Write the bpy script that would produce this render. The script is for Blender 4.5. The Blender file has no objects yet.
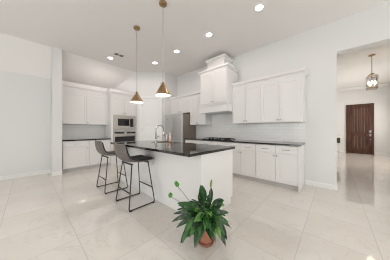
import bpy, bmesh, math, random
from mathutils import Vector, Matrix
C = bpy.context.scene
COL = C.collection
R = math.radians

# ------------------------------------------------------------------ camera
CAMH = 1.19
YAW = -47.6
cam = bpy.data.objects.new('camera', bpy.data.cameras.new('camera'))
COL.objects.link(cam)
cam.location = (0, 0, CAMH)
cam.rotation_euler = (R(90), 0, R(YAW))
cam.data.sensor_fit = 'HORIZONTAL'
cam.data.sensor_width = 36
cam.data.lens = 153 / 390 * 36
cam.data.clip_start = .05
C.camera = cam

# ------------------------------------------------------------------ world, daylight, exposure
W = bpy.data.worlds.new('daylight'); C.world = W; W.use_nodes = True
W.node_tree.nodes['Background'].inputs[0].default_value = (.945, .94, .92, 1)
W.node_tree.nodes['Background'].inputs[1].default_value = 3.15
C.view_settings.view_transform = 'Standard'
C.view_settings.look = 'None'
C.view_settings.exposure = -0.04
C.view_settings.gamma = 1
C.view_settings.use_curve_mapping = False
C.cycles.filter_width = 1.1


def area(name, loc, rot, sx, sy, power, col=(1, 1, 1)):
    l = bpy.data.lights.new(name, 'AREA'); l.shape = 'RECTANGLE'
    l.size, l.size_y, l.energy, l.color = sx, sy, power, col
    o = bpy.data.objects.new(name, l); COL.objects.link(o)
    o.location = loc; o.rotation_euler = rot
    return o


# daylight through the windows behind and to the left of the camera, plus an added, unseen fill lamp brightening the entry hall
area('daylight_rear', (.6, -3.35, 1.5), (R(90), 0, 0), 6.4, 2.6, 6, (.97, .985, 1))
area('daylight_left', (-3.35, 1.0, 1.5), (R(90), 0, R(-90)), 6.6, 2.6, 14, (.35, .70, 1))
area('entry_fill', (9.0, -1.97, 2.2), (R(52), 0, 0), 2.8, .7, 19, (1, .84, .68))


def lamp(name, loc, power, col, kind='POINT', size=.04, spot=130, rot=(0, 0, 0)):
    l = bpy.data.lights.new(name, kind); l.energy = power; l.color = col; l.shadow_soft_size = size
    if kind == 'SPOT': l.spot_size = R(spot); l.spot_blend = .35
    o = bpy.data.objects.new(name, l); COL.objects.link(o); o.location = loc; o.rotation_euler = rot
    return o


# ------------------------------------------------------------------ materials
def mat(name, col, rough=.5, metal=0., emit=None, estr=0., spec=.5, bump=None, noise=None):
    m = bpy.data.materials.new(name); m.use_nodes = True
    nt = m.node_tree; b = nt.nodes['Principled BSDF']
    b.inputs['Base Color'].default_value = (*col, 1)
    b.inputs['Roughness'].default_value = rough
    b.inputs['Metallic'].default_value = metal
    b.inputs['Specular IOR Level'].default_value = spec
    if emit:
        b.inputs['Emission Color'].default_value = (*emit, 1)
        b.inputs['Emission Strength'].default_value = estr
    tc = nt.nodes.new('ShaderNodeTexCoord')
    if noise:                                   # (scale, amount): slight colour mottling
        n = nt.nodes.new('ShaderNodeTexNoise'); n.inputs['Scale'].default_value = noise[0]
        n.inputs['Detail'].default_value = 6
        nt.links.new(tc.outputs['Object'], n.inputs['Vector'])
        mx = nt.nodes.new('ShaderNodeMix'); mx.data_type = 'RGBA'
        a = noise[1]
        mx.inputs[6].default_value = (*[max(0, c * (1 - a)) for c in col], 1)
        mx.inputs[7].default_value = (*[min(1, c * (1 + a)) for c in col], 1)
        nt.links.new(n.outputs['Fac'], mx.inputs[0])
        nt.links.new(mx.outputs[2], b.inputs['Base Color'])
    if bump:                                    # (scale, strength)
        n = nt.nodes.new('ShaderNodeTexNoise'); n.inputs['Scale'].default_value = bump[0]
        nt.links.new(tc.outputs['Object'], n.inputs['Vector'])
        bp = nt.nodes.new('ShaderNodeBump'); bp.inputs['Strength'].default_value = bump[1]
        bp.inputs['Distance'].default_value = .004
        nt.links.new(n.outputs['Fac'], bp.inputs['Height'])
        nt.links.new(bp.outputs['Normal'], b.inputs['Normal'])
    return m


M = {}
M['wall'] = mat('wall_paint', (.79, .785, .775), .6, spec=.3, bump=(90, .06))
M['ceil'] = mat('ceiling_paint', (.87, .845, .82), .7, spec=.2, bump=(70, .08))
M['trim'] = mat('trim_paint', (.86, .855, .84), .4)
M['cab'] = mat('cabinet_paint', (.83, .815, .80), .38, bump=(25, .02))
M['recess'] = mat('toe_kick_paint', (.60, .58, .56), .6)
M['gap'] = mat('gap_shadow_gasket', (.25, .24, .23), .8)
M['steel'] = mat('brushed_steel', (.64, .645, .65), .36, 1.)
M['warmsteel'] = mat('warm_stainless', (.53, .50, .465), .28, 1.)
M['steeldark'] = mat('painted_appliance_side', (.24, .20, .165), .4, .3)
M['chrome'] = mat('chrome', (.75, .75, .74), .12, 1.)
M['nickel'] = mat('brushed_nickel', (.45, .44, .42), .3, 1.)
M['brass'] = mat('aged_brass', (.42, .29, .155), .36, 1., noise=(30, .08))
M['black'] = mat('black_metal', (.018, .018, .019), .42)
M['blackglass'] = mat('black_glass', (.012, .012, .013), .06)
M['rubber'] = mat('black_rubber', (.012, .012, .012), .7)
M['vinyl'] = mat('grey_leather', (.145, .126, .112), .5, bump=(120, .35), noise=(14, .3))
M['seat'] = mat('black_leather', (.016, .016, .017), .42, bump=(120, .3))
M['lampwhite'] = mat('lamp_inner_white', (.9, .88, .84), .5)
M['glow'] = mat('lit_diffuser', (1, 1, 1), .5, emit=(1, .93, .82), estr=4)
M['can'] = mat('lit_downlight', (1, 1, 1), .5, emit=(1, .95, .87), estr=22)
M['flame'] = mat('lit_bulb', (1, 1, 1), .5, emit=(1, .86, .62), estr=14)
M['terracotta'] = mat('terracotta', (.64, .28, .17), .75, noise=(18, .18), bump=(60, .1))
M['saucer'] = mat('dark_terracotta', (.34, .13, .08), .6, noise=(18, .2))  # darker terracotta than the pot, mottled
M['soil'] = mat('potting_soil', (.03, .02, .013), .95, bump=(60, 1.))
M['stem'] = mat('plant_stem', (.13, .22, .06), .5)
M['spadix'] = mat('spadix', (.55, .55, .25), .7)
M['white'] = mat('white_plastic', (.82, .82, .80), .35)
M['pink'] = mat('pink_soap', (.66, .43, .35), .25)
M['dark'] = mat('dark_void', (.01, .01, .01), .9)
M['basket'] = mat('dark_olive_wood', (.06, .058, .035), .6)
M['cream'] = mat('cream_paint', (.83, .80, .73), .4)
M['shellwood'] = mat('oak_top', (.62, .5, .38), .4, noise=(20, .1))

# clear glass
g = bpy.data.materials.new('clear_glass'); g.use_nodes = True
gb = g.node_tree.nodes['Principled BSDF']
gb.inputs['Transmission Weight'].default_value = 1; gb.inputs['Roughness'].default_value = .02
gb.inputs['IOR'].default_value = 1.12
M['glass'] = g


def floor_mat():
    m = bpy.data.materials.new('polished_marble_tile'); m.use_nodes = True
    nt = m.node_tree; b = nt.nodes['Principled BSDF']; N = nt.nodes.new; L = nt.links.new
    tc = N('ShaderNodeTexCoord')
    mp = N('ShaderNodeMapping'); mp.inputs['Location'].default_value = (.225, .325, 0)
    L(tc.outputs['Object'], mp.inputs['Vector'])
    br = N('ShaderNodeTexBrick'); br.offset = 0; br.squash = 1
    br.inputs['Scale'].default_value = 1
    br.inputs['Brick Width'].default_value = .6; br.inputs['Row Height'].default_value = .6
    br.inputs['Mortar Size'].default_value = .004; br.inputs['Mortar Smooth'].default_value = .3
    br.inputs['Color1'].default_value = (0, 0, 0, 1); br.inputs['Color2'].default_value = (1, 1, 1, 1)
    br.inputs['Bias'].default_value = 0
    L(mp.outputs[0], br.inputs['Vector'])
    # shift the veining per tile
    sc = N('ShaderNodeVectorMath'); sc.operation = 'SCALE'; sc.inputs['Scale'].default_value = 7.3
    L(br.outputs['Color'], sc.inputs[0])
    ad = N('ShaderNodeVectorMath'); L(tc.outputs['Object'], ad.inputs[0]); L(sc.outputs[0], ad.inputs[1])
    n1 = N('ShaderNodeTexNoise'); n1.inputs['Scale'].default_value = 2.4; n1.inputs['Detail'].default_value = 7
    n1.inputs['Distortion'].default_value = .9; n1.inputs['Roughness'].default_value = .55
    L(ad.outputs[0], n1.inputs['Vector'])
    s = N('ShaderNodeMath'); s.operation = 'SUBTRACT'; s.inputs[1].default_value = .5; L(n1.outputs['Fac'], s.inputs[0])
    a = N('ShaderNodeMath'); a.operation = 'ABSOLUTE'; L(s.outputs[0], a.inputs[0])
    rv = N('ShaderNodeValToRGB'); L(a.outputs[0], rv.inputs[0])
    e = rv.color_ramp.elements
    e[0].position = 0; e[0].color = (.71, .665, .62, 1); e[1].position = .012; e[1].color = (.785, .75, .71, 1)
    n2 = N('ShaderNodeTexNoise'); n2.inputs['Scale'].default_value = 1.1; n2.inputs['Detail'].default_value = 3
    L(ad.outputs[0], n2.inputs['Vector'])
    r2 = N('ShaderNodeValToRGB'); L(n2.outputs['Fac'], r2.inputs[0])
    f = r2.color_ramp.elements
    f[0].position = .3; f[0].color = (.93, .90, .86, 1); f[1].position = .7; f[1].color = (1, 1, 1, 1)
    mu = N('ShaderNodeMix'); mu.data_type = 'RGBA'; mu.blend_type = 'MULTIPLY'; mu.inputs[0].default_value = 1
    L(rv.outputs[0], mu.inputs[6]); L(r2.outputs[0], mu.inputs[7])
    mo = N('ShaderNodeMix'); mo.data_type = 'RGBA'
    L(br.outputs['Fac'], mo.inputs[0]); L(mu.outputs[2], mo.inputs[6]); mo.inputs[7].default_value = (.60, .56, .52, 1)
    L(mo.outputs[2], b.inputs['Base Color'])
    b.inputs['Roughness'].default_value = .05
    b.inputs['Specular IOR Level'].default_value = .85
    return m


M['floor'] = floor_mat()


def tile_mat(axis):
    m = bpy.data.materials.new('glossy_subway_tile_' + axis); m.use_nodes = True
    nt = m.node_tree; b = nt.nodes['Principled BSDF']; N = nt.nodes.new; L = nt.links.new
    tc = N('ShaderNodeTexCoord'); sp = N('ShaderNodeSeparateXYZ'); cb = N('ShaderNodeCombineXYZ')
    L(tc.outputs['Object'], sp.inputs[0]); L(sp.outputs[axis], cb.inputs[0]); L(sp.outputs['Z'], cb.inputs[1])
    br = N('ShaderNodeTexBrick'); br.offset = .5
    br.inputs['Scale'].default_value = 1
    br.inputs['Brick Width'].default_value = .2; br.inputs['Row Height'].default_value = .075
    br.inputs['Mortar Size'].default_value = .003; br.inputs['Mortar Smooth'].default_value = .4
    br.inputs['Color1'].default_value = (.86, .855, .84, 1); br.inputs['Color2'].default_value = (.90, .895, .88, 1)
    br.inputs['Mortar'].default_value = (.76, .755, .74, 1)
    L(cb.outputs[0], br.inputs['Vector']); L(br.outputs['Color'], b.inputs['Base Color'])
    b.inputs['Roughness'].default_value = .1
    n = N('ShaderNodeTexNoise'); n.inputs['Scale'].default_value = 14; L(tc.outputs['Object'], n.inputs['Vector'])
    ms = N('ShaderNodeMath'); ms.operation = 'MULTIPLY_ADD'; L(br.outputs['Fac'], ms.inputs[0]); ms.inputs[1].default_value = -.5
    L(n.outputs['Fac'], ms.inputs[2])
    bp = N('ShaderNodeBump'); bp.inputs['Strength'].default_value = .5; bp.inputs['Distance'].default_value = .006
    L(ms.outputs[0], bp.inputs['Height']); L(bp.outputs['Normal'], b.inputs['Normal'])
    return m


M['tileY'] = tile_mat('Y'); M['tileX'] = tile_mat('X')


def granite():
    m = bpy.data.materials.new('black_granite'); m.use_nodes = True
    nt = m.node_tree; b = nt.nodes['Principled BSDF']; N = nt.nodes.new; L = nt.links.new
    tc = N('ShaderNodeTexCoord'); v = N('ShaderNodeTexVoronoi'); v.inputs['Scale'].default_value = 130
    L(tc.outputs['Object'], v.inputs['Vector'])
    r = N('ShaderNodeValToRGB'); L(v.outputs['Color'], r.inputs[0])
    e = r.color_ramp.elements
    e[0].position = .55; e[0].color = (.008, .008, .008, 1); e[1].position = .95; e[1].color = (.085, .065, .05, 1)
    L(r.outputs[0], b.inputs['Base Color'])
    b.inputs['Roughness'].default_value = .035
    b.inputs['Specular IOR Level'].default_value = .95
    return m


M['granite'] = granite()


def wood(name, c1, c2, axis):
    m = bpy.data.materials.new(name); m.use_nodes = True
    nt = m.node_tree; b = nt.nodes['Principled BSDF']; N = nt.nodes.new; L = nt.links.new
    tc = N('ShaderNodeTexCoord'); mp = N('ShaderNodeMapping'); mp.inputs['Scale'].default_value = axis
    L(tc.outputs['Object'], mp.inputs['Vector'])
    n = N('ShaderNodeTexNoise'); n.inputs['Scale'].default_value = 3; n.inputs['Detail'].default_value = 8
    n.inputs['Distortion'].default_value = .8
    L(mp.outputs[0], n.inputs['Vector'])
    r = N('ShaderNodeValToRGB'); L(n.outputs['Fac'], r.inputs[0])
    e = r.color_ramp.elements
    e[0].position = .32; e[0].color = (*c1, 1); e[1].position = .7; e[1].color = (*c2, 1)
    L(r.outputs[0], b.inputs['Base Color']); b.inputs['Roughness'].default_value = .5
    b.inputs['Specular IOR Level'].default_value = .3
    return m


M['door'] = wood('walnut_stained_wood', (.040, .015, .009), (.135, .060, .034), (6, 6, .6))


def leaf_mat():
    m = bpy.data.materials.new('peace_lily_leaf'); m.use_nodes = True
    nt = m.node_tree; b = nt.nodes['Principled BSDF']; N = nt.nodes.new; L = nt.links.new
    ge = N('ShaderNodeNewGeometry'); r = N('ShaderNodeValToRGB'); L(ge.outputs['Random Per Island'], r.inputs[0])
    e = r.color_ramp.elements
    e[0].position = 0; e[0].color = (.010, .036, .012, 1); e[1].position = 1; e[1].color = (.20, .42, .07, 1)
    x = e.new(.55); x.color = (.026, .10, .024, 1); x = e.new(.82); x.color = (.06, .19, .035, 1)
    tc = N('ShaderNodeTexCoord'); n = N('ShaderNodeTexNoise'); n.inputs['Scale'].default_value = 30
    n.inputs['Detail'].default_value = 5; L(tc.outputs['Object'], n.inputs['Vector'])
    r2 = N('ShaderNodeValToRGB'); L(n.outputs['Fac'], r2.inputs[0])
    f = r2.color_ramp.elements
    f[0].position = .58; f[0].color = (0, 0, 0, 1); f[1].position = .72; f[1].color = (.75, .75, .75, 1)
    mx = N('ShaderNodeMix'); mx.data_type = 'RGBA'
    L(r2.outputs[0], mx.inputs[0]); L(r.outputs[0], mx.inputs[6]); mx.inputs[7].default_value = (.16, .24, .13, 1)
    L(mx.outputs[2], b.inputs['Base Color'])
    b.inputs['Roughness'].default_value = .25
    return m


M['leaf'] = leaf_mat()
M['spathe'] = mat('spathe_green', (.10, .33, .05), .4, noise=(40, .35))


# ------------------------------------------------------------------ mesh helpers
class MB:
    """collects shapes in world coordinates; build() links them as one mesh object, local to its parent's base"""
    def __init__(s): s.bm = bmesh.new()

    def box(s, x0, x1, y0, y1, z0, z1, bev=0.):
        t = bmesh.new()
        bmesh.ops.create_cube(t, size=1)
        for v in t.verts:
            v.co = Vector(((x0 + x1) / 2 + v.co.x * (x1 - x0), (y0 + y1) / 2 + v.co.y * (y1 - y0), (z0 + z1) / 2 + v.co.z * (z1 - z0)))
        if bev:
            bmesh.ops.bevel(t, geom=t.edges[:], offset=bev, segments=2, affect='EDGES', profile=.5)
        s._add(t); return s

    def _add(s, t, mtx=None):
        if mtx is not None: bmesh.ops.transform(t, matrix=mtx, verts=t.verts)
        me = bpy.data.meshes.new('t'); t.to_mesh(me); t.free(); s.bm.from_mesh(me); bpy.data.meshes.remove(me)

    def prism(s, pts, axis, a, b):
        """pts: 2-D outline in the two other axes (in x,y,z order), extruded along axis from a to b"""
        def p(u, v, w):
            return {'x': (w, u, v), 'y': (u, w, v), 'z': (u, v, w)}[axis]
        va = [s.bm.verts.new(p(u, v, a)) for u, v in pts]; vb = [s.bm.verts.new(p(u, v, b)) for u, v in pts]
        n = len(pts); fs = [s.bm.faces.new(va), s.bm.faces.new(vb)]
        for i in range(n): fs.append(s.bm.faces.new((va[i], va[(i + 1) % n], vb[(i + 1) % n], vb[i])))
        bmesh.ops.recalc_face_normals(s.bm, faces=fs); return s

    def lathe(s, prof, c, n=32, cap=True, axis='z'):
        """prof: (r, h) from low to high, turned about the axis through c"""
        rings = []
        for r, h in prof:
            ring = []
            for i in range(n):
                a = 2 * math.pi * i / n; u, v = r * math.cos(a), r * math.sin(a)
                q = {'z': (u, v, h), 'x': (h, u, v), 'y': (u, h, v)}[axis]
                ring.append(s.bm.verts.new((c[0] + q[0], c[1] + q[1], c[2] + q[2])))
            rings.append(ring)
        fs = []
        for a, b in zip(rings, rings[1:]):
            for i in range(n):
                fs.append(s.bm.faces.new((a[i], a[(i + 1) % n], b[(i + 1) % n], b[i])))
        if cap: fs.append(s.bm.faces.new(rings[0][::-1])); fs.append(s.bm.faces.new(rings[-1]))
        for f in fs: f.smooth = True
        if cap: bmesh.ops.recalc_face_normals(s.bm, faces=fs)
        return s

    def tube(s, pts, r, n=10, closed=False, radii=None):
        pts = [Vector(p) for p in pts]; N = len(pts); rings = []
        up = None
        for i, p in enumerate(pts):
            if closed: d = (pts[(i + 1) % N] - pts[i - 1])
            elif i == 0: d = pts[1] - pts[0]
            elif i == N - 1: d = pts[-1] - pts[-2]
            else: d = (pts[i + 1] - p).normalized() + (p - pts[i - 1]).normalized()
            d.normalize()
            if up is None:
                up = Vector((0, 0, 1)) if abs(d.z) < .9 else Vector((1, 0, 0))
            sx = d.cross(up)
            if sx.length < 1e-5: sx = d.cross(Vector((0, 1, 0)))
            sx.normalize(); up = sx.cross(d).normalized()
            k = r if radii is None else radii[i]
            rings.append([s.bm.verts.new(p + sx * (k * math.cos(2 * math.pi * j / n)) + up * (k * math.sin(2 * math.pi * j / n))) for j in range(n)])
        fs = []
        pairs = list(zip(rings, rings[1:])) + ([(rings[-1], rings[0])] if closed else [])
        for a, b in pairs:
            for j in range(n): fs.append(s.bm.faces.new((a[j], a[(j + 1) % n], b[(j + 1) % n], b[j])))
        if not closed: fs.append(s.bm.faces.new(rings[0][::-1])); fs.append(s.bm.faces.new(rings[-1]))
        for f in fs: f.smooth = True
        bmesh.ops.recalc_face_normals(s.bm, faces=fs); return s

    def grid(s, rows):
        vs = [[s.bm.verts.new(p) for p in r] for r in rows]
        for a, b in zip(vs, vs[1:]):
            for i in range(len(a) - 1):
                f = s.bm.faces.new((a[i], a[i + 1], b[i + 1], b[i])); f.smooth = True
        return s

    def build(s, name, m, parent=None, loc=None, solid=0., sub=0, bevel=0.):
        me = bpy.data.meshes.new(name)
        off = Vector((0, 0, 0)); p = parent
        while p is not None: off += p.location; p = p.parent
        if loc: off += Vector(loc)
        bmesh.ops.translate(s.bm, verts=s.bm.verts, vec=-off)
        s.bm.to_mesh(me); s.bm.free()
        me.materials.append(m)
        o = bpy.data.objects.new(name, me); COL.objects.link(o)
        if parent is not None: o.parent = parent
        if loc: o.location = loc
        if solid:
            md = o.modifiers.new('solid', 'SOLIDIFY'); md.thickness = solid; md.offset = 0
        if sub:
            md = o.modifiers.new('sub', 'SUBSURF'); md.levels = sub; md.render_levels = sub
        if bevel:
            md = o.modifiers.new('bev', 'BEVEL'); md.width = bevel; md.segments = 2; md.limit_method = 'ANGLE'
        return o


def box(*a, **k): return MB().box(*a, **k)


def tag(o, label, cat, group=None):
    o['label'] = label; o['category'] = cat
    if group: o['group'] = group
    return o


def struct(o): o['kind'] = 'structure'; return o


def thing(name, label, cat, loc=(0, 0, 0), rz=0., group=None):
    o = bpy.data.objects.new(name, None); COL.objects.link(o)
    o.empty_display_size = .1
    o.location = loc; o.rotation_euler = (0, 0, rz)
    return tag(o, label, cat, group)


def dup(root, loc, label, rz=None):
    r = root.copy(); COL.objects.link(r); r.location = loc; r['label'] = label
    if rz is not None: r.rotation_euler = (0, 0, rz)
    for ch in list(root.children):
        c = ch.copy(); COL.objects.link(c); c.parent = r
        for g_ in ch.children:
            d = g_.copy(); COL.objects.link(d); d.parent = c
    return r


# ------------------------------------------------------------------ the setting
CEIL = 3.35
WX = 4.10          # range wall face
BY = 6.10          # back wall of the cabinet alcove
DY = 5.82          # blank dining wall face
LX, RY = -3.2, -3.2
CR = 5.47          # crease where the slope meets the flat ceiling


def S(name, mb, m): return struct(mb.build(name, m))


S('floor', box(LX - .1, 11.35, RY - .1, BY + .1, -.08, 0), M['floor'])
S('ceiling', box(LX - .1, 11.35, RY - .1, BY + .1, CEIL, CEIL + .08), M['ceil'])
S('wall_range', box(WX, WX + .15, -.03, BY, 0, CEIL).box(WX, WX + .15, -1.6, -.03, 2.73, CEIL).box(WX, WX + .15, RY, -1.6, 0, CEIL), M['wall'])
S('wall_kitchen_back', box(.635, WX, BY, BY + .1, 0, CEIL), M['wall'])
S('wall_dining', box(LX, .44, DY, DY + .1, 0, CEIL), M['wall'])
S('wall_wing', box(0.44, .625, 5.40, BY + .1, 0, CEIL), M['wall'])
# sloped ceilings under the flat one, over the dining side and over the left cabinets
S('ceiling_slope_dining', MB().prism([(DY, 2.60), (DY, CEIL), (CR, CEIL)], 'x', LX, .44), M['ceil'])
S('ceiling_slope_kitchen', MB().prism([(BY, 2.63), (BY, CEIL), (CR, CEIL)], 'x', .635, 2.75), M['ceil'])
# angled pantry wall with its short return to the range wall
pw = MB().prism([(2.74, 5.46), (3.48, 4.72), (WX, 4.72), (WX, 4.82), (3.53, 4.82), (2.82, 5.54)], 'z', 0, CEIL)
pw.prism([(2.10, BY), (2.74, 5.46), (2.82, 5.54), (2.26, BY)], 'z', 2.56, CEIL)
S('wall_pantry', pw, M['wall'])
# walls behind the camera with their window openings
lw = MB()
ys = [(-2.4, -.4), (.0, 2.0), (2.4, 4.4)]
edges = [RY] + [v for p in ys for v in p] + [DY + .1]
for i in range(0, len(edges), 2): lw.box(LX - .1, LX, edges[i], edges[i + 1], 0, CEIL)
for a, b in ys: lw.box(LX - .1, LX, a, b, 0, .25).box(LX - .1, LX, a, b, 2.65, CEIL)
S('wall_left', lw, M['wall'])
rw = MB()
xs = [(-.1, 1.9), (2.2, 4.0)]
edges = [LX] + [v for p in xs for v in p] + [WX + .15]
for i in range(0, len(edges), 2): rw.box(edges[i], edges[i + 1], RY - .1, RY, 0, CEIL)
for a, b in xs: rw.box(a, b, RY - .1, RY, 0, .25).box(a, b, RY - .1, RY, 2.65, CEIL)
S('wall_rear', rw, M['wall'])
wn = 0
for a, b in ys:
    wn += 1; w = MB(); X = LX - .06
    for y in (a, (a + b) / 2 - .025, b - .05): w.box(X - .02, X + .02, y, y + .05, .25, 2.65)
    for z in (.25, 1.9, 2.6): w.box(X - .019, X + .019, a, b, z, z + .05)
    S('window_%d' % wn, w, M['trim'])
for a, b in xs:
    wn += 1; w = MB(); Y = RY - .06
    for x in (a, (a + b) / 2 - .025, b - .05): w.box(x, x + .05, Y - .02, Y + .02, .25, 2.65)
    for z in (.25, 1.9, 2.6): w.box(a, b, Y - .019, Y + .019, z, z + .05)
    S('window_%d' % wn, w, M['trim'])
# entry hall beyond the opening
FX = 11.25
S('wall_entry_far', box(FX, FX + .1, -2.1, .22, 0, CEIL), M['wall'])
S('wall_entry_left', box(WX + .15, FX, .12, .22, 0, CEIL), M['wall'])
S('wall_entry_right', box(WX + .15, 7.4, -2.1, -2.0, 0, CEIL).box(10.6, FX, -2.1, -2.0, 0, CEIL).box(7.4, 10.6, -2.1, -2.0, 2.6, CEIL).box(7.4, 10.6, -2.1, -2.0, 0, .9), M['wall'])  # unseen side opening added, its sill raised to dim the hall ceiling


def base_y(name, x, y0, y1, s, h=.10):      # board on a wall facing -x (s=-1) or +x
    S(name, MB().prism([(x, 0.0), (x + s * .014, 0.0), (x + s * .014, h * .8), (x + s * .008, h), (x, h)], 'y', y0, y1), M['trim'])


def base_x(name, y, x0, x1, s, h=.10):
    S(name, MB().prism([(y, 0.0), (y + s * .014, 0.0), (y + s * .014, h * .8), (y + s * .008, h), (y, h)], 'x', x0, x1), M['trim'])


base_y('baseboard_range', WX, -.03, .478, -1)
base_x('baseboard_range_end', -.03, WX - .014, WX + .15, -1)
base_y('baseboard_range_right', WX, RY, -1.6, -1)
base_x('baseboard_dining', DY, LX, .426, -1)
base_y('baseboard_wing_left', .44, 5.386, DY, -1)
base_x('baseboard_wing', 5.40, .44, .625, -1)
base_y('baseboard_entry_right_part', FX, -2.0, -1.396, -1)
base_y('baseboard_entry_left_part', FX, -.438, .12, -1)
base_x('baseboard_entry_side', .12, WX + .15, FX - .014, -1)
# crown along the far wall of the entry
S('trim_1', MB().prism([(FX, CEIL - .10), (FX - .02, CEIL - .10), (FX - .08, CEIL - .02), (FX - .08, CEIL), (FX, CEIL)], 'y', -2.0, .12), M['trim'])

# tiled splashbacks
S('backsplash_range', box(WX - .012, WX, .48, 3.655, .915, 1.785), M['tileY'])
S('backsplash_alcove', box(.635, 1.864, BY - .012, BY, .915, 1.40), M['tileX'])

# ------------------------------------------------------------------ doors
# front door: local frame, face at x = FX
fd = MB()
y0, y1, zt = -1.394, -.44, 2.485
fx = FX - .03
for a, b in ((y0, y0 + .055), (y1 - .055, y1)): fd.box(FX - .05, FX, a, b, 0, zt)
fd.box(FX - .05, FX, y0 + .055, y1 - .055, zt - .055, zt)
D1 = S('door_1', fd, M['door'])
lf = MB(); a, b = y0 + .058, y1 - .058
lf.box(FX - .035, FX - .002, a, a + .12, .01, zt - .058, .004).box(FX - .035, FX - .002, b - .12, b, .01, zt - .058, .004)
for z0, z1 in ((.01, .24), (.90, 1.07), (2.27, zt - .058)): lf.box(FX - .034, FX - .002, a + .12, b - .12, z0, z1, .004)
pw_ = (b - a - .24) / 5
for i in range(5):
    for z0, z1 in ((.24, .90), (1.07, 2.27)):
        lf.box(FX - .018, FX - .002, a + .12 + i * pw_ + .006, a + .12 + (i + 1) * pw_ - .006, z0, z1, .004)
lf.build('leaf', M['door'], D1)
dk = MB().box(FX - .06, FX - .036, a + .025, a + .095, 1.05, 1.17, .006); h1 = dk.build('keypad_lock', M['chrome'], D1)
hd = MB().box(FX - .05, FX - .036, a + .03, a + .09, .88, 1.0, .005); hd.tube([(FX - .05, a + .06, .945), (FX - .09, a + .06, .945), (FX - .09, a + .19, .945)], .012)
hd.build('lever_handle', M['chrome'], D1)
dl = MB().lathe([(.028, 0), (.028, .02)], (FX - .06, a + .06, .72), axis='x', n=16); dl.build('lower_lock', M['nickel'], D1)

# pantry door: local x runs along the angled wall (right-hand end towards the fridge), local y out into the room
u = Vector((.68, -.68, 0)).normalized(); ang = math.atan2(u.y, u.x)
PD = bpy.data.objects.new('door_2', None); COL.objects.link(PD); struct(PD)
PD.location = (2.74, 5.46, 0); PD.rotation_euler = (0, 0, ang)


def local(mb, name, m, parent):
    me = bpy.data.meshes.new(name); mb.bm.to_mesh(me); mb.bm.free(); me.materials.append(m)
    o = bpy.data.objects.new(name, me); COL.objects.link(o); o.parent = parent; return o


# the wall's room side is local -y
d0, d1, dz = .215, .865, 2.36
cs = MB()
cs.box(d0 - .10, d0, -.034, -.001, .0, dz, .003).box(d1, d1 + .10, -.034, -.001, 0, dz, .003).box(d0 - .115, d1 + .115, -.038, -.001, dz, dz + .10, .004)
local(cs, 'door_casing', M['trim'], PD)
lf = MB()
lf.box(d0 + .003, d0 + .105, -.026, -.001, .01, dz - .003, .002).box(d1 - .105, d1 - .003, -.026, -.001, .01, dz - .003, .002)
zs = [.01, .21]; ph = (dz - .003 - .21 - .10 * 4 - .11) / 5; z = .21; rails = [(.01, .21)]
for i in range(5):
    z += ph; rails.append((z, z + (.10 if i < 4 else .11))); z += .10
for a_, b_ in rails: lf.box(d0 + .105, d1 - .105, -.026, -.001, a_, min(b_, dz - .003), .002)
lf.box(d0 + .1, d1 - .1, -.008, -.001, .1, dz - .05)
local(lf, 'leaf', M['trim'], PD)
hh = MB()
for zz in (.25, 1.2, 2.1): hh.box(d0 - .006, d0 + .008, -.038, -.024, zz - .045, zz + .045)
local(hh, 'hinges', M['nickel'], PD)
kn = MB().lathe([(.03, -.0265), (.03, -.034), (.012, -.036), (.012, -.06), (.026, -.065), (.03, -.076), (.02, -.088)], (d1 - .055, 0, .95), axis='y', n=18)
local(kn, 'door_knob', M['nickel'], PD)

# ------------------------------------------------------------------ cabinets
DT = .02


class Face:
    """a cabinet front in the plane x=c (front towards -x) or y=c (front towards -y); s is the coordinate along the wall"""
    def __init__(s, ax, c): s.ax, s.c = ax, c

    def bx(s, mb, s0, s1, d0, d1, z0, z1, bev=0.):     # d: distance out from the plane towards the room
        if s.ax == 'x': mb.box(s.c - d1, s.c - d0, s0, s1, z0, z1, bev)
        else: mb.box(s0, s1, s.c - d1, s.c - d0, z0, z1, bev)
        return mb

    def pt(s, a, d, z): return (s.c - d, a, z) if s.ax == 'x' else (a, s.c - d, z)

    def door(s, par, s0, s1, z0, z1, name='door', handle=None, fr=.06, hname='knob'):
        g_ = .0025; s0 += g_; s1 -= g_; z0 += g_; z1 -= g_
        fr = min(fr, (z1 - z0) * .3); d = MB()
        s.bx(d, s0, s0 + fr, .001, DT, z0, z1, .0015); s.bx(d, s1 - fr, s1, .001, DT, z0, z1, .0015)
        s.bx(d, s0 + fr, s1 - fr, .001, DT, z0, z0 + fr, .0015); s.bx(d, s0 + fr, s1 - fr, .001, DT, z1 - fr, z1, .0015)
        s.bx(d, s0 + fr - .002, s1 - fr + .002, .001, DT - .011, z0 + fr - .002, z1 - fr + .002)
        o = d.build(name, M['cab'], par)
        if handle: s.handle(o, hname, *handle)
        return o

    def slab(s, par, s0, s1, z0, z1, handle=None, hname='pull'):
        g_ = .0025; d = s.bx(MB(), s0 + g_, s1 - g_, .001, DT, z0 + g_, z1 - g_, .003)
        o = d.build('drawer', M['cab'], par)
        if handle: s.handle(o, hname, *handle)
        return o

    def handle(s, par, name, a, z, kind):
        h = MB()
        if kind == 'pull':
            h.tube([s.pt(a - .065, DT, z), s.pt(a - .065, DT + .028, z), s.pt(a + .065, DT + .028, z), s.pt(a + .065, DT, z)], .0055, 8)
        else:
            if s.ax == 'x': h.lathe([(.007, -DT), (.007, -DT - .014), (.015, -DT - .018), (.015, -DT - .026), (.009, -DT - .03)], (s.c, a, z), 14, axis='x')
            else: h.lathe([(.007, -DT), (.007, -DT - .014), (.015, -DT - .018), (.015, -DT - .026), (.009, -DT - .03)], (a, s.c, z), 14, axis='y')
        h.build(name, M['nickel'], par)


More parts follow.
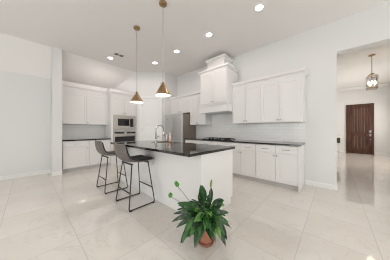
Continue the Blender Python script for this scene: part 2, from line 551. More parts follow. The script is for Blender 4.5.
def base_unit(F, depth, s0, s1, label, doors, drawers, loc, group, top=.878, endpanel=False):
    """doors/drawers: lists of (s0, s1, handle position)"""
    t = thing('base_cabinet', label, 'cabinet', loc, group=group)
    b = MB(); F.bx(b, s0 + .0008, s1 - .0008, -depth, 0, .105, top)
    b.build('body', M['cab'], t)
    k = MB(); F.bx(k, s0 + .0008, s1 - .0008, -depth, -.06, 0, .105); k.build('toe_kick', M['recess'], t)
    for d in drawers: F.slab(t, d[0], d[1], .715, top - .01, ((d[0] + d[1]) / 2, .79, 'pull'))
    for d in doors: F.door(t, d[0], d[1], .115, .705, handle=(d[2], .655, 'knob'))
    if endpanel:
        e = MB(); F.bx(e, s0 - .02, s0, -depth, DT, 0, top); e.build('end_panel', M['cab'], t)
    return t


def crown(F, mb, s0, s1, z0, h=.075, out=.05, ret0=None, ret1=None):
    """moulding along the top of a run"""
    pr = [(0, 0), (.010, 0), (.012, h * .2), (out * .5, h * .42), (out * .88, h * .52), (out, h * .56), (out, h), (0, h)]
    rows = []
    for d, z in pr:                              # the profile swept round the front and the returns with mitred corners
        p = []
        if ret0: p += [(s0 - d, -ret0), (s0 - d, d)]
        else: p += [(s0, d)]
        if ret1: p += [(s1 + d, d), (s1 + d, -ret1)]
        else: p += [(s1, d)]
        rows.append([mb.bm.verts.new(F.pt(q[0], q[1], z0 + z)) for q in p])
    n = len(rows); fs = []
    for i in range(n):
        A, B = rows[i], rows[(i + 1) % n]
        for k in range(len(A) - 1): fs.append(mb.bm.faces.new((A[k], A[k + 1], B[k + 1], B[k])))
    fs.append(mb.bm.faces.new([r_[0] for r_ in rows])); fs.append(mb.bm.faces.new([r_[-1] for r_ in rows]))
    bmesh.ops.recalc_face_normals(mb.bm, faces=fs)
    return mb


def wall_unit(F, depth, s0, s1, z0, z1, label, ndoors, loc, group, cr=True, ret0=None, ret1=None, lo=.012, side_stile=0., ch=.125):
    t = thing('wall_cabinet', label, 'cabinet', loc, group=group)
    b = MB(); F.bx(b, s0 + .0008, s1 - .0008, -depth, 0, z0, z1)
    b.build('body', M['cab'], t)
    w = (s1 - s0 - side_stile) / ndoors; a0 = s0 + side_stile
    for i in range(ndoors):
        a = a0 + i * w; b_ = a + w
        hp = None
        inner = (b_ - .03) if (i % 2 == 0 and ndoors > 1) else a + .03
        F.door(t, a, b_, z0 + lo, z1 - .03, handle=(inner, z0 + lo + .05, 'knob'))
    if cr:
        c = crown(F, MB(), s0 + .0008, s1 - .0008, z1 + .001, h=ch, ret0=ret0, ret1=ret1); c.build('crown_molding', M['cab'], t)
    return t


G1 = 'white base cabinets along the range wall'
FB = Face('x', 3.50); DEP = WX - .002 - 3.50
base_unit(FB, DEP, .514, 1.32, 'wide white base cabinet with two drawers at the open right end of the range wall',
          [(.520, .912, .882), (.912, 1.315, .942)], [(.520, .912), (.912, 1.315)], (3.8, .92, 0), G1, endpanel=True)
base_unit(FB, DEP, 1.32, 1.695, 'narrow white one-drawer base cabinet just left of the wide end cabinet on the range wall',
          [(1.325, 1.69, 1.66)], [(1.325, 1.69)], (3.8, 1.5, 0), G1)
base_unit(FB, DEP, 1.695, 2.06, 'narrow white base cabinet just right of the cooktop, its edge showing past the island',
          [(1.70, 2.055, 1.73)], [(1.70, 2.055)], (3.8, 1.88, 0), G1)
base_unit(FB, DEP, 2.06, 2.98, 'white base cabinet directly under the black gas cooktop',
          [(2.065, 2.52, 2.49), (2.52, 2.975, 2.55)], [(2.065, 2.52), (2.52, 2.975)], (3.8, 2.52, 0), G1)
base_unit(FB, DEP, 2.98, 3.62, 'white base cabinet between the cooktop and the refrigerator',
          [(2.985, 3.30, 3.27), (3.30, 3.615, 3.33)], [(2.985, 3.615)], (3.8, 3.3, 0), G1)

wt = box(3.455, WX - .014, .472, 3.63, .8795, .914, .004).build('countertop', M['granite'])
tag(wt, 'long black granite countertop along the range wall holding the cooktop', 'countertop')

G2 = 'white base cabinets in the left alcove'
FL = Face('y', 5.50); DL = BY - .002 - 5.50
base_unit(FL, DL, .645, 1.255, 'white base cabinet beside the wing wall in the left alcove, under a wide drawer pull',
          [(.65, 1.25, 1.22)], [(.65, 1.25)], (.95, 5.8, 0), G2)
base_unit(FL, DL, 1.255, 1.862, 'white base cabinet left of the tall oven cabinet, partly behind the far bar stool',
          [(1.26, 1.558, 1.528), (1.558, 1.857, 1.588)], [(1.26, 1.857)], (1.56, 5.8, 0), G2)
wt = box(.6365, 1.862, 5.455, BY - .014, .8795, .914, .004).build('countertop', M['granite'])
tag(wt, 'short dark granite countertop in the left alcove between wing wall and oven cabinet', 'countertop')

# upper cabinets
ZU0, ZU1 = 1.36, 2.315
FU = Face('x', 3.77); UD = WX - .002 - 3.77
GU = 'white upper cabinets on the range wall'
wall_unit(FU, UD, .468, 1.303, ZU0, ZU1, 'white two-door upper cabinet at the open right end of the range wall', 2, (3.9, .88, ZU0), GU, ret0=.30, side_stile=.045)
wall_unit(FU, UD, 1.303, 2.055, ZU0, ZU1, 'white two-door upper cabinet just right of the range hood', 2, (3.9, 1.68, ZU0), GU)
wall_unit(FU, UD, 2.985, 3.66, ZU0, ZU1, 'white two-door upper cabinet between the range hood and the refrigerator', 2, (3.9, 3.3, ZU0), GU)
wall_unit(FU, UD, 3.66, 4.718, 1.79, ZU1, 'short white cabinet mounted above the stainless refrigerator', 2, (3.9, 4.2, 1.79), GU)
FA = Face('y', 5.77); AD = BY - .002 - 5.77
GA = 'white upper cabinets in the left alcove'
ZA1 = 2.335
wall_unit(FA, AD, .645, 1.255, ZU0, ZA1, 'white upper cabinet door beside the wing wall in the left alcove', 1, (.95, 5.9, ZU0), GA, ch=.262)
wall_unit(FA, AD, 1.255, 1.862, ZU0, ZA1, 'white upper cabinet door beside the tall oven cabinet', 1, (1.56, 5.9, ZU0), GA, ch=.262)

# range hood
hd = thing('range_hood', 'tall white cabinet style range hood with chimney box above the cooktop', 'range hood', (3.8, 2.52, 1.69))
HX, H0, H1, HZ = 3.50, 2.06, 2.98, 2.825
FH = Face('x', HX)
b = box(HX, WX - .002, H0, H1, 1.90, HZ); b.build('body', M['cab'], hd)
for i, (a0, a1, hp) in enumerate(((H0 + .015, 2.52, 2.49), (2.52, H1 - .015, 2.55))): FH.door(hd, a0, a1, 1.935, HZ - .025, handle=(hp, 1.98, 'knob'))
lp = MB().box(HX - .015, 3.765, H0 - .004, H1 + .004, 1.69, 1.875).box(3.765, WX - .014, H0, H1, 1.79, 1.875).box(HX - .035, 3.765, H0 - .014, H1 + .014, 1.875, 1.899, .004)
lp.box(HX - .01, WX - .014, H0 + .002, H1 - .002, 1.875, 1.899)
lp.build('apron', M['cab'], hd)
lin = box(3.55, 4.05, 2.13, 2.91, 1.682, 1.689); lin.build('hood_insert', M['steel'], hd)
c = crown(FH, MB(), H0, H1, HZ + .001, h=.09, out=.055, ret0=.50, ret1=.50); c.build('crown_molding', M['cab'], hd)
ch = box(3.62, WX - .002, 2.24, 2.80, HZ, 3.255); cho = ch.build('chimney_box', M['cab'], hd)
cc = crown(Face('x', 3.62), MB(), 2.24, 2.80, 3.15, h=.105, out=.045, ret0=.46, ret1=.46); cc.build('chimney_crown', M['cab'], cho)

# tall oven cabinet
ov = thing('oven_cabinet', 'tall white cabinet holding the microwave and wall oven in the back corner', 'cabinet', (2.3, 5.8, 0))
OY = 5.48; OT = 2.35
FO = Face('y', OY); OX0, OX1 = 1.866, 2.735; A0, A1 = 1.94, 2.712
b = MB()
b.box(OX0, A0, OY, BY - .002, 0, OT).box(A1, OX1, OY, OY + .06, 0, OT)
b.box(A0, A1, OY + .05, OY + .06, 0, OT).box(A0, A1, OY, OY + .05, 1.70, OT).box(A0, A1, OY, OY + .05, .0, .36)
b.box(A0, 2.10, OY + .06, BY - .002, 2.28, OT)
b.build('body', M['cab'], ov)
mid = (OX0 + OX1) / 2
FO.door(ov, OX0 + .018, mid, 1.725, OT - .03, handle=(mid - .03, 1.78, 'knob')); FO.door(ov, mid, OX1 - .01, 1.725, OT - .03, handle=(mid + .03, 1.78, 'knob'))
FO.slab(ov, OX0 + .018, OX1 - .01, .12, .35, (mid, .235, 'pull'))
c = crown(FO, MB(), OX0, OX1, OT + .001, h=.20, ret0=.20); c.build('crown_molding', M['cab'], ov)

mw = thing('microwave', 'stainless built-in microwave in the tall cabinet, above the wall oven', 'microwave', (2.33, OY, 1.207))
MB().box(A0 + .002, A1 - .002, OY - .02, OY + .048, 1.207, 1.698, .003).build('trim_frame', M['warmsteel'], mw)
dr = MB().box(2.01, 2.645, OY - .038, OY - .0202, 1.27, 1.635, .004).build('door', M['warmsteel'], mw)
MB().box(2.07, 2.455, OY - .043, OY - .0382, 1.335, 1.58, .002).build('window', M['blackglass'], dr)
MB().box(2.495, 2.615, OY - .043, OY - .0382, 1.30, 1.60, .002).build('control_panel', M['blackglass'], mw)
MB().tube([(2.472, OY - .039, 1.33), (2.472, OY - .062, 1.33), (2.472, OY - .062, 1.58), (2.472, OY - .039, 1.58)], .008, 8).build('handle', M['warmsteel'], dr)

wo = thing('wall_oven', 'stainless wall oven with black window below the built-in microwave', 'oven', (2.33, OY, .37))
MB().box(A0 + .002, A1 - .002, OY - .015, OY + .048, .37, 1.165, .003).build('body', M['warmsteel'], wo)
cp = MB().box(A0 + .004, A1 - .004, OY - .035, OY - .0152, 1.02, 1.16, .003).build('control_panel', M['warmsteel'], wo)
MB().box(1.97, 2.29, OY - .039, OY - .0352, 1.065, 1.125).build('display', M['blackglass'], cp)
MB().box(2.375, 2.685, OY - .039, OY - .0352, 1.065, 1.125).build('display', M['blackglass'], cp)
dr = MB().box(A0 + .004, A1 - .004, OY - .038, OY - .0152, .375, 1.01, .004).build('door', M['warmsteel'], wo)
MB().box(1.98, 2.67, OY - .042, OY - .0382, .53, .965, .002).build('window', M['blackglass'], dr)
MB().tube([(2.0, OY - .039, .985), (2.0, OY - .08, .985), (2.65, OY - .08, .985), (2.65, OY - .039, .985)], .011, 10).build('handle', M['warmsteel'], dr)

# ------------------------------------------------------------------ refrigerator
fr = thing('refrigerator', 'stainless french door refrigerator with dark sides beside the range counter', 'refrigerator', (3.7, 4.13, 0))
FF = 3.385; R0, R1, RT = 3.668, 4.588, 1.745; RM = (R0 + R1) / 2
MB().box(FF + .065, WX - .03, R0, R1, .02, RT - .01, .006).build('body', M['steeldark'], fr)
for a, b_, hy in ((R0 + .002, RM - .005, RM - .04), (RM + .005, R1 - .002, RM + .04)):
    d = MB().box(FF, FF + .06, a, b_, .72, RT, .01).build('door', M['steel'], fr)
    MB().tube([(FF, hy, .85), (FF - .045, hy, .85), (FF - .045, hy, 1.58), (FF, hy, 1.58)], .011, 10).build('handle', M['steel'], d)
d = MB().box(FF, FF + .06, R0 + .002, R1 - .002, .06, .712, .01).build('freezer_drawer', M['steel'], fr)
MB().tube([(FF, R0 + .08, .65), (FF - .045, R0 + .08, .65), (FF - .045, R1 - .08, .65), (FF, R1 - .08, .65)], .011, 10).build('handle', M['steel'], d)
MB().box(FF - .004, FF - .0002, R1 - .16, R1 - .13, 1.55, 1.58).build('badge', M['blackglass'], fr)
MB().box(FF + .02, FF + .3, R0 + .01, R1 - .01, 0, .02).build('kick_plate', M['black'], fr)
for y in (R0 + .02, R1 - .10): MB().box(FF + .075, FF + .16, y, y + .08, RT - .01, RT + .005).build('hinge_cover', M['black'], fr)

# ------------------------------------------------------------------ cooktop
ck = thing('cooktop', 'black gas cooktop with iron grates on the granite under the range hood', 'cooktop', (3.79, 2.52, .9145))
MB().box(3.56, 4.01, 2.08, 2.96, .9145, .927, .004).build('glass_base', M['blackglass'], ck)
for yc in (2.24, 2.52, 2.80):
    gq = MB()
    for x in (3.65, 3.97): gq.box(x - .006, x + .006, yc - .125, yc + .125, .945, .957)
    for y in (yc - .119, yc, yc + .119): gq.box(3.645, 3.975, y - .006, y + .006, .945, .957)
    for x in (3.65, 3.97):
        for y in (yc - .119, yc + .119): gq.box(x - .008, x + .008, y - .008, y + .008, .927, .946)
    gq.build('grate', M['black'], ck)
for x, y in ((3.73, 2.24), (3.89, 2.24), (3.81, 2.52), (3.73, 2.80), (3.89, 2.80)):
    MB().lathe([(.045, .927), (.045, .935), (.03, .937), (.03, .944)], (x, y, 0), 18).build('burner', M['black'], ck)
for i in range(5):
    MB().lathe([(.018, .927), (.018, .945), (.014, .948)], (3.595, 2.28 + i * .12, 0), 14).build('control_knob', M['chrome'], ck)

# ------------------------------------------------------------------ island
IX0, IX1, IY0, IY1 = 1.25, 2.33, 1.225, 3.70
BX0, BX1, BI = 1.478, 2.285, .022
isl = thing('kitchen_island', 'large white kitchen island under the pendants, carrying the dark granite slab', 'kitchen island', (1.87, 2.46, 0))
MB().box(BX0, BX1, IY0 + BI, IY1 - BI, .10, .879).box(BX0 + .045, BX1 - .06, IY0 + BI + .001, IY1 - BI - .001, 0, .10).box(BX0, BX0 + .045, IY0 + BI + .0005, IY1 - BI - .0005, 0, .10).build('body', M['cab'], isl)


def back_door(par, s0, s1, z0, z1, nm, hz):
    d = MB(); fr_ = .055 if z1 - z0 > .3 else .0
    x = BX1 + .0005
    if fr_:
        d.box(x, x + .02, s0 + .003, s0 + fr_, z0, z1).box(x, x + .02, s1 - fr_, s1 - .003, z0, z1)
        d.box(x, x + .02, s0 + fr_, s1 - fr_, z0, z0 + fr_).box(x, x + .02, s0 + fr_, s1 - fr_, z1 - fr_, z1)
        d.box(x, x + .009, s0 + fr_, s1 - fr_, z0 + fr_, z1 - fr_)
    else: d.box(x, x + .02, s0 + .003, s1 - .003, z0, z1, .002)
    o = d.build(nm, M['cab'], par)
    MB().tube([(x + .02, (s0 + s1) / 2 - .06, hz), (x + .045, (s0 + s1) / 2 - .06, hz), (x + .045, (s0 + s1) / 2 + .06, hz), (x + .02, (s0 + s1) / 2 + .06, hz)], .005, 8).build('pull', M['nickel'], o)


for k in range(4):
    s0 = IY0 + .05 + k * .59; s1 = s0 + .59
    back_door(isl, s0, s1, .715, .868, 'drawer', .79); back_door(isl, s0, s1, .115, .705, 'door', .66)

# granite slab with the sink cut-out
SX0, SX1, SY0, SY1 = 1.87, 2.24, 2.38, 3.10
sl = MB()
sl.box(IX0, SX0, IY0, IY1, .8795, .914).box(SX1, IX1, IY0, IY1, .8795, .914).box(SX0, SX1, IY0, SY0, .8795, .914).box(SX0, SX1, SY1, IY1, .8795, .914)
bmesh.ops.remove_doubles(sl.bm, verts=sl.bm.verts, dist=1e-5)
o = sl.build('countertop', M['granite'])
tag(o, 'polished dark granite countertop on the island, around the sink', 'countertop')
sk = MB()
sk.box(SX0 + .001, SX0 + .004, SY0 + .001, SY1 - .001, .8805, .905).box(SX1 - .004, SX1 - .001, SY0 + .001, SY1 - .001, .8805, .905)
sk.box(SX0 + .004, SX1 - .004, SY0 + .001, SY0 + .004, .8805, .905).box(SX0 + .004, SX1 - .004, SY1 - .004, SY1 - .001, .8805, .905)
sk.box(SX0 + .002, SX1 - .002, SY0 + .002, SY1 - .002, .8800, .8812)
o = sk.build('kitchen_sink', M['steeldark']); tag(o, 'undermount dark sink set into the island countertop', 'sink')

# faucet
fc = thing('faucet', 'brushed nickel gooseneck pull-down faucet standing on the island beside the sink', 'faucet', (1.83, 2.79, .9145))
fx, fy = 1.83, 2.79
MB().lathe([(.03, .9145), (.03, .921), (.024, .928), (.021, .98), (.021, 1.0)], (fx, fy, 0), 20).build('base', M['nickel'], fc)
pts = [(fx, fy, 1.0), (fx, fy, 1.19)]
for i in range(1, 13):
    a = math.pi * i / 12; pts.append((fx + .1 - .1 * math.cos(a), fy, 1.19 + .1 * math.sin(a)))
pts.append((fx + .2, fy, 1.16))
MB().tube(pts, .012, 12).build('spout', M['nickel'], fc)
MB().lathe([(.016, 1.055), (.018, 1.075), (.014, 1.16)], (fx + .2, fy, 0), 16).build('spray_head', M['nickel'], fc)
MB().tube([(fx, fy - .02, .955), (fx, fy - .045, .957), (fx - .02, fy - .075, .985)], .008, 8).build('lever', M['nickel'], fc)

# soap dispenser and bottle behind the sink
sd = thing('soap_dispenser', 'slim steel soap pump on the island between the faucet and the pink bottle', 'soap dispenser', (2.285, 3.01, .9145))
MB().lathe([(.027, .9145), (.028, .93), (.028, 1.05), (.02, 1.07), (.012, 1.075)], (2.285, 3.01, 0), 18).build('bottle', M['nickel'], sd)
MB().tube([(2.285, 3.01, 1.075), (2.285, 3.01, 1.13), (2.24, 2.99, 1.125)], .006, 8).build('pump', M['nickel'], sd)
sb = thing('soap_bottle', 'pink plastic soap bottle on the back edge of the island by the sink', 'bottle', (2.288, 2.89, .9145))
MB().lathe([(.026, .9145), (.03, .92), (.03, 1.04), (.022, 1.065), (.012, 1.075)], (2.288, 2.89, 0), 18).build('body', M['pink'], sb)
MB().lathe([(.013, 1.0755), (.013, 1.09), (.005, 1.092), (.005, 1.12)], (2.288, 2.89, 0), 14).tube([(2.288, 2.89, 1.12), (2.25, 2.88, 1.118)], .007, 8).build('pump', M['white'], sb)

# ------------------------------------------------------------------ bar stools
GS = 'counter stools along the island'
st = thing('bar_stool', 'nearer grey leather bar stool with black sled legs, at the island closer to the plant', 'bar stool', (1.20, 2.44, 0), group=GS)
prof = [(-.285, .985, .165), (-.281, .955, .185), (-.270, .89, .202), (-.255, .82, .215), (-.232, .755, .224), (-.185, .710, .230),
        (-.11, .690, .232), (-.02, .684, .230), (.08, .688, .225), (.18, .698, .212), (.235, .702, .198), (.258, .692, .180)]
rows = []
for i, (x, z, hw) in enumerate(prof):
    t = i / (len(prof) - 1); back = max(0, 1 - t / .42); seat = min(1, t / .42)
    corner = math.exp(-((t - .42) / .2) ** 2)
    row = []
    for j in range(13):
        w = -1 + j / 6; q = abs(w) ** 2.4
        row.append((x + back * .05 * q + corner * .025 * q, hw * w, z + q * (.012 * seat + .022 * corner)))
    rows.append(row)
sh = MB().grid([[(1.20 + a, 2.44 + b_, c_) for a, b_, c_ in r] for r in rows])
sh.build('seat_shell', M['vinyl'], st, solid=.022, sub=1)
# dark pad on the inner side
pr = [[(1.20 + a * .97 + (.017 if i < 5 else .0), 2.44 + b_ * .97, c_ + (.006 if i < 5 else .022)) for a, b_, c_ in r] for i, r in enumerate(rows[1:-1])]
pd_ = MB().grid(pr); pd_.build('seat_pad', M['seat'], st, solid=.014, sub=1)
for s_ in (-1, 1):
    yt, yb = .165 * s_, .245 * s_
    cp_ = [Vector((.14, yt, .678)), Vector((.215, yb, .012)), Vector((-.21, yb, .012)), Vector((-.13, yt, .678))]
    path = [cp_[0]]
    for k in (1, 2):
        a = (cp_[k - 1] - cp_[k]).normalized() * .03; b_ = (cp_[k + 1] - cp_[k]).normalized() * .03
        for tt in (0, .33, .67, 1): path.append(cp_[k] + a * (1 - tt) ** 2 + b_ * tt ** 2)
    path.append(cp_[3])
    MB().tube([p + Vector((1.20, 2.44, 0)) for p in path], .0086, 10).build('leg_frame', M['black'], st)
for zf, tpos in ((.25, 0), (.25, 1)):
    f = (zf - .012) / (.678 - .012); yy = .245 + (.165 - .245) * f
    x = (.215 + (.14 - .215) * f) if tpos else (-.21 + (-.13 + .21) * f)
    MB().tube([(1.20 + x, 2.44 - yy, zf), (1.20 + x, 2.44 + yy, zf)], .009, 8).build('footrest_bar', M['black'], st)
for x in (-.13, .14): MB().box(1.20 + x - .015, 1.20 + x + .015, 2.44 - .175, 2.44 + .175, .655, .669).build('seat_bracket', M['black'], st)
for x in (-.185, .19):
    for s_ in (-1, 1):
        MB().box(1.20 + x - .02, 1.20 + x + .02, 2.44 + s_ * .245 - .011, 2.44 + s_ * .245 + .011, 0, .014, .003).build('foot_cap', M['rubber'], st)
dup(st, (1.175, 3.39, 0), 'farther grey leather bar stool with black sled legs, nearer the left alcove')

# ------------------------------------------------------------------ pendants
def pendant(x, y, zb, label):
    t = thing('pendant_light', label, 'pendant light', (x, y, CEIL), group='brass pendants over the island')
    MB().lathe([(.064, CEIL - .028), (.066, CEIL - .02), (.066, CEIL - .0005)], (x, y, 0), 24).build('canopy', M['brass'], t)
    MB().tube([(x, y, zb + .235), (x, y, CEIL - .028)], .0045, 8).build('rod', M['nickel'], t)
    cone = [(.129, 0), (.131, .010), (.126, .018), (.044, .165), (.026, .175), (.024, .205), (.010, .225)]
    sh_ = MB().lathe([(r, zb + h) for r, h in cone], (x, y, 0), 40, cap=False)
    so = sh_.build('shade', M['brass'], t)
    inn = [(.1275, .001), (.123, .02), (.042, .162), (.005, .168)]
    MB().lathe([(r, zb + h) for r, h in inn], (x, y, 0), 40, cap=False).build('shade_lining', M['lampwhite'], so)
    MB().lathe([(.118, zb + .014), (.12, zb + .018), (.118, zb + .022)], (x, y, 0), 32).build('diffuser', M['glow'], t)
    MB().tube([(x - .02, y, zb + .205), (x - .045, y, zb + .205), (x - .045, y, zb + .16)], .003, 6).tube([(x + .02, y, zb + .205), (x + .045, y, zb + .205), (x + .045, y, zb + .16)], .003, 6).build('yoke', M['brass'], t)
    return t


pendant(1.555, 2.157, 1.78, 'nearer brass cone pendant, over the near half of the island')
pendant(1.555, 3.08, 1.775, 'farther brass cone pendant, over the far half of the island near the microwave')
for x_, y_, z_ in ((1.555, 2.157, 1.792), (1.555, 3.08, 1.787)):
    l_ = area('pendant_bulb', (x_, y_, z_), (0, 0, 0), .20, .20, 7, (1, .96, .9)); l_.data.shape = 'DISK'

# ------------------------------------------------------------------ downlights
dls = [(2.76, .985, 'recessed ceiling downlight nearest the camera, above the open floor right of the island'),
       (2.775, 2.106, 'recessed ceiling downlight in front of the range hood chimney'),
       (2.77, 3.21, 'recessed ceiling downlight between the nearer pendant and the hood chimney'),
       (2.767, 4.274, 'recessed ceiling downlight before the pantry corner, left of the nearer pendant rod'),
       (1.676, 4.971, 'recessed ceiling downlight beside the ceiling air vent')]
for (x, y, lb), pw_ in zip(dls, (.22, 1.05, .48, .42, 1.06)):
    t = thing('recessed_downlight', lb, 'ceiling light', (x, y, CEIL), group='recessed downlights in the kitchen ceiling')
    MB().lathe([(.062, CEIL - .003), (.092, CEIL - .007), (.096, CEIL - .004), (.096, CEIL - .0005)], (x, y, 0), 28, cap=False).build('trim_ring', M['white'], t)
    MB().lathe([(.064, CEIL - .004), (.064, CEIL - .001)], (x, y, 0), 28).build('lens', M['can'], t)
    lamp('downlight_beam', (x, y, CEIL - .02), 19 * pw_, (1, .88, .84), 'SPOT', .06, 174)

# ceiling vent
vt = thing('ceiling_vent', 'small white ceiling air vent with dark slots beside a downlight', 'vent', (1.78, 4.575, CEIL))
MB().box(1.63, 1.99, 4.485, 4.665, CEIL - .006, CEIL - .0005, .002).build('frame', M['ceil'], vt)
MB().box(1.66, 1.76, 4.515, 4.635, CEIL - .0085, CEIL - .0062).box(1.79, 1.89, 4.515, 4.635, CEIL - .0085, CEIL - .0062).build('slots', M['dark'], vt)
sv = MB()
for k in range(4): sv.box(1.66, 1.89, 4.53 + k * .03, 4.535 + k * .03, CEIL - .0095, CEIL - .0086)
sv.build('louvers', M['ceil'], vt)

# ------------------------------------------------------------------ lantern in the entry
cx, cy = 6.69, -.79
ln = thing('lantern_chandelier', 'brass and glass lantern chandelier with lit candle bulbs hanging in the entry hall', 'chandelier', (cx, cy, CEIL))
MB().lathe([(.068, CEIL - .025), (.07, CEIL - .015), (.07, CEIL - .0005)], (cx, cy, 0), 24).build('canopy', M['brass'], ln)
MB().tube([(cx, cy, 2.80), (cx, cy, CEIL - .025)], .008, 8).build('rod', M['brass'], ln)
zt_, zb_, hw = 2.72, 2.37, .102
cg = MB()
for sx in (-1, 1):
    for sy in (-1, 1): cg.tube([(cx + sx * hw, cy + sy * hw, zb_), (cx + sx * hw, cy + sy * hw, zt_)], .0055, 6)
for z in (zb_, zt_):
    for sx in (-1, 1):
        cg.tube([(cx + sx * hw, cy - hw, z), (cx + sx * hw, cy + hw, z)], .007, 6).tube([(cx - hw, cy + sx * hw, z), (cx + hw, cy + sx * hw, z)], .007, 6)
for sx in (-1, 1):
    for sy in (-1, 1): cg.tube([(cx + sx * hw, cy + sy * hw, zt_), (cx + sx * .03, cy + sy * .03, 2.80)], .006, 6)
cg.lathe([(.035, 2.78), (.04, 2.81), (.012, 2.83)], (cx, cy, 0), 16)
cg.build('cage', M['brass'], ln)
for sx, sy in ((1, 0), (-1, 0), (0, 1), (0, -1)):
    p = MB()
    if sx: p.box(cx + sx * hw - .0015, cx + sx * hw + .0015, cy - hw + .008, cy + hw - .008, zb_ + .008, zt_ - .008)
    else: p.box(cx - hw + .008, cx + hw - .008, cy + sy * hw - .0015, cy + sy * hw + .0015, zb_ + .008, zt_ - .008)
    p.build('glass_pane', M['glass'], ln)
MB().tube([(cx, cy, 2.40), (cx, cy, 2.80)], .008, 8).tube([(cx - .066, cy, 2.42), (cx + .066, cy, 2.42)], .006, 6).tube([(cx, cy - .066, 2.42), (cx, cy + .066, 2.42)], .006, 6).build('candle_arm', M['brass'], ln)
for sx, sy in ((1, 0), (-1, 0), (0, 1), (0, -1)):
    x, y = cx + .06 * sx, cy + .06 * sy
    cd = MB().lathe([(.012, 2.425), (.012, 2.50)], (x, y, 0), 12).build('candle_sleeve', M['cream'], ln)
    MB().lathe([(.008, 2.501), (.022, 2.53), (.018, 2.57), (.003, 2.61)], (x, y, 0), 12).build('bulb', M['flame'], cd)
lamp('lantern_glow', (cx, cy, 2.50), 3, (1, .72, .44), size=.02)

# small table seen past the end of the range wall
ct = thing('console_table', 'small cream topped table with a dark drawer, half hidden left of the front door', 'table', (8.9, -.04, 0))
MB().box(8.45, 9.35, -.20, .104, .875, .905, .006).build('tabletop', M['cream'], ct)
MB().box(8.50, 9.30, -.165, .10, .66, .8745, .004).build('drawer_case', M['basket'], ct)
for x in (8.53, 9.27):
    for y in (-.13, .08): MB().box(x - .015, x + .015, y - .015, y + .015, 0, .66).build('leg', M['cream'], ct)

# outlet on the range splashback side wall is not shown in the photograph

# ------------------------------------------------------------------ potted peace lily
random.seed(5)
PX, PY = 1.28, 1.012
fw = Vector((.7385, .6743, 0)); rt = Vector((.6743, -.7385, 0))
pl = thing('potted_plant', 'leafy green peace lily in a terracotta pot on the floor before the island', 'potted plant', (PX, PY, 0))
MB().lathe([(.074, .012), (.080, .014), (.086, .022), (.087, .026), (.082, .026), (.078, .018)], (PX, PY, 0), 36, cap=False).lathe([(.070, 0), (.078, 0), (.085, .014), (.086, .022)], (PX, PY, 0), 36).build('saucer', M['saucer'], pl)
MB().lathe([(.060, .021), (.066, .024), (.084, .15), (.091, .151), (.094, .185), (.091, .19), (.085, .19), (.082, .17)], (PX, PY, 0), 36, cap=False).lathe([(.0595, .0205), (.0595, .03)], (PX, PY, 0), 24).build('pot', M['terracotta'], pl)
MB().lathe([(.080, .16), (.0815, .166), (.06, .176), (.01, .18)], (PX, PY, 0), 28).build('soil', M['soil'], pl)
fol = MB(); stm = MB()
base = Vector((PX, PY, .18))


def bez(p0, p1, p2, t): return p0 * (1 - t) ** 2 + p1 * 2 * t * (1 - t) + p2 * t * t


def leaf(tip, width, lift=.16, start=.42, root=None, curl=.0, lean=.7):
    width *= 1.2
    root = root or base + Vector((random.uniform(-.035, .035), random.uniform(-.035, .035), 0))
    tip = Vector(tip); flat = Vector((tip.x - root.x, tip.y - root.y, 0))
    ctrl = root + flat * .45 + Vector((0, 0, max(tip.z - root.z, 0) * .75 + lift))
    n = 9; rowsL = []
    d0 = None
    for i in range(n + 1):
        t = start + (1 - start) * i / n
        p = bez(root, ctrl, tip, t); d = (bez(root, ctrl, tip, min(1, t + .02)) - bez(root, ctrl, tip, t - .02)).normalized()
        nn = Vector((0, 0, .55)) - fw * lean + flat.normalized() * .35
        side = d.cross(nn).normalized()
        if curl: side = (Matrix.Rotation(curl, 3, d) @ side)
        up = side.cross(d).normalized()
        q = i / n
        w = width * (math.sin(math.pi * min(1, q ** .8 * .97 + .03)) ** .85) * (1 - .25 * q) + .0008
        wav = .006 * math.sin(q * 9 + tip.x * 40)
        rowsL.append([p - side * w + up * (w * .35 + wav), p - side * w * .5 + up * w * .13, p, p + side * w * .5 + up * w * .13, p + side * w + up * (w * .35 - wav)])
    fol.grid(rowsL)
    stm.tube([bez(root, ctrl, tip, start * k / 5) for k in range(5)] + [bez(root, ctrl, tip, start + .02)], .003, 5)


def spot(u_, v_, d=0., ref=206.):
    dep = 1.63 + d
    return Vector((PX, PY, 0)) + rt * ((u_ - ref) / 153 * dep) + fw * d + Vector((0, 0, CAMH - (v_ - 130) * dep / 153))


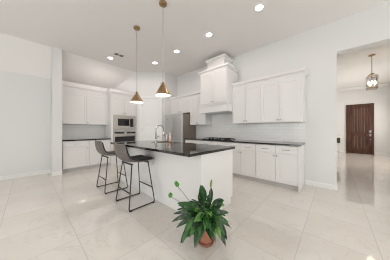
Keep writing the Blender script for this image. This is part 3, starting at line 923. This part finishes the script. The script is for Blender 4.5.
# outline leaves, each with the place its tip shows and how far it stands before (-) or behind (+) the pot
outline = [(178, 205, -.02, .034, .05), (201, 185, .06, .034, .03), (199, 192, -.05, .026, .02), (212, 187, .10, .022, .02), (223, 199, .03, .036, .04), (209, 197, -.08, .03, .03),
           (172, 222, .06, .024, .14), (174, 214, .12, .022, .13), (176, 228, -.02, .024, .15), (180, 243, -.12, .040, .17), (193, 247, -.20, .036, .16),
           (178, 210, .14, .022, .12), (225, 246, -.10, .034, .18), (220, 240, -.18, .030, .17), (232, 229, .04, .026, .14), (229, 222, .12, .026, .13),
           (214, 238, -.2, .030, .13), (203, 231, -.24, .028, .12), (227, 234, .0, .026, .15), (192, 222, -.22, .038, .10), (184, 232, -.16, .032, .15),
           (230, 213, .16, .024, .10), (189, 214, .05, .03, .09), (216, 209, -.1, .03, .06), (196, 207, .15, .028, .05), (221, 226, -.16, .032, .12),
           (188, 238, -.2, .03, .16), (210, 232, -.25, .026, .13), (225, 216, -.05, .03, .10), (184, 219, -.1, .03, .11), (198, 241, -.22, .032, .14), (214, 243, -.2, .03, .15), (206, 226, -.2, .034, .09), (194, 236, -.2, .034, .12),
           (183, 236, -.04, .036, .16), (227, 240, -.02, .034, .16), (222, 233, -.12, .032, .14), (190, 228, -.16, .036, .12), (218, 217, .02, .034, .07), (192, 209, .02, .034, .07), (177, 203, -.05, .040, .04), (224, 200, .0, .040, .03),
           (181, 243, -.16, .044, .17), (193, 248, -.24, .044, .16), (225, 247, -.14, .042, .18), (202, 185, .02, .026, .02)]
for a in outline: leaf(spot(a[0], a[1], a[2]), a[3], a[4], curl=random.uniform(-.5, .5))
for k in range(46):
    an = random.uniform(0, 2 * math.pi); rr = random.uniform(.10, .27)
    z = random.uniform(.16, .46) - .55 * max(0, rr - .18)
    leaf((PX + rr * math.cos(an), PY + rr * math.sin(an), z), random.uniform(.022, .036), random.uniform(.06, .16), lean=random.uniform(0, .7), start=random.uniform(.3, .5), curl=random.uniform(-.7, .7))
fol.build('foliage', M['leaf'], pl, solid=.0012)


def spathe(u_, v_, d, hgt, wid, lean):
    c = spot(u_, v_, d); root = base + rt * (.02 if u_ > 206 else -.03)
    mid = (root + c) / 2 + Vector((0, 0, .06))
    stm.tube([bez(root, mid, c - Vector((0, 0, hgt * .4)), i / 8) for i in range(9)], .0028, 6)
    b_ = MB(); rws = []
    for i in range(9):
        q = i / 8; w = wid * (math.sin(math.pi * (q * .94 + .05)) ** .8)
        p = c + Vector((0, 0, (q - .5) * hgt)) + rt * (lean * (q - .5) * hgt) + fw * (.012 * math.sin(q * 3))
        rws.append([p - rt * w + fw * .02 * -abs(1), p - rt * w * .5 - fw * .004, p, p + rt * w * .5 - fw * .004, p + rt * w - fw * .02])
    b_.grid(rws); o = b_.build('spathe', M['spathe'], pl, solid=.0015)
    if u_ < 206: return
    s_ = MB().lathe([(.004, -.03), (.006, -.01), (.005, .02), (.001, .03)], (c.x - fw.x * .012, c.y - fw.y * .012, c.z), 10)
    s_.build('spadix', M['spadix'], o)


spathe(177.2, 183.5, .02, .062, .026, -.25)
spathe(170.6, 194.5, -.02, .055, .022, .1)
spathe(211.6, 183, .08, .085, .013, .1)
stm.build('stems', M['stem'], pl)
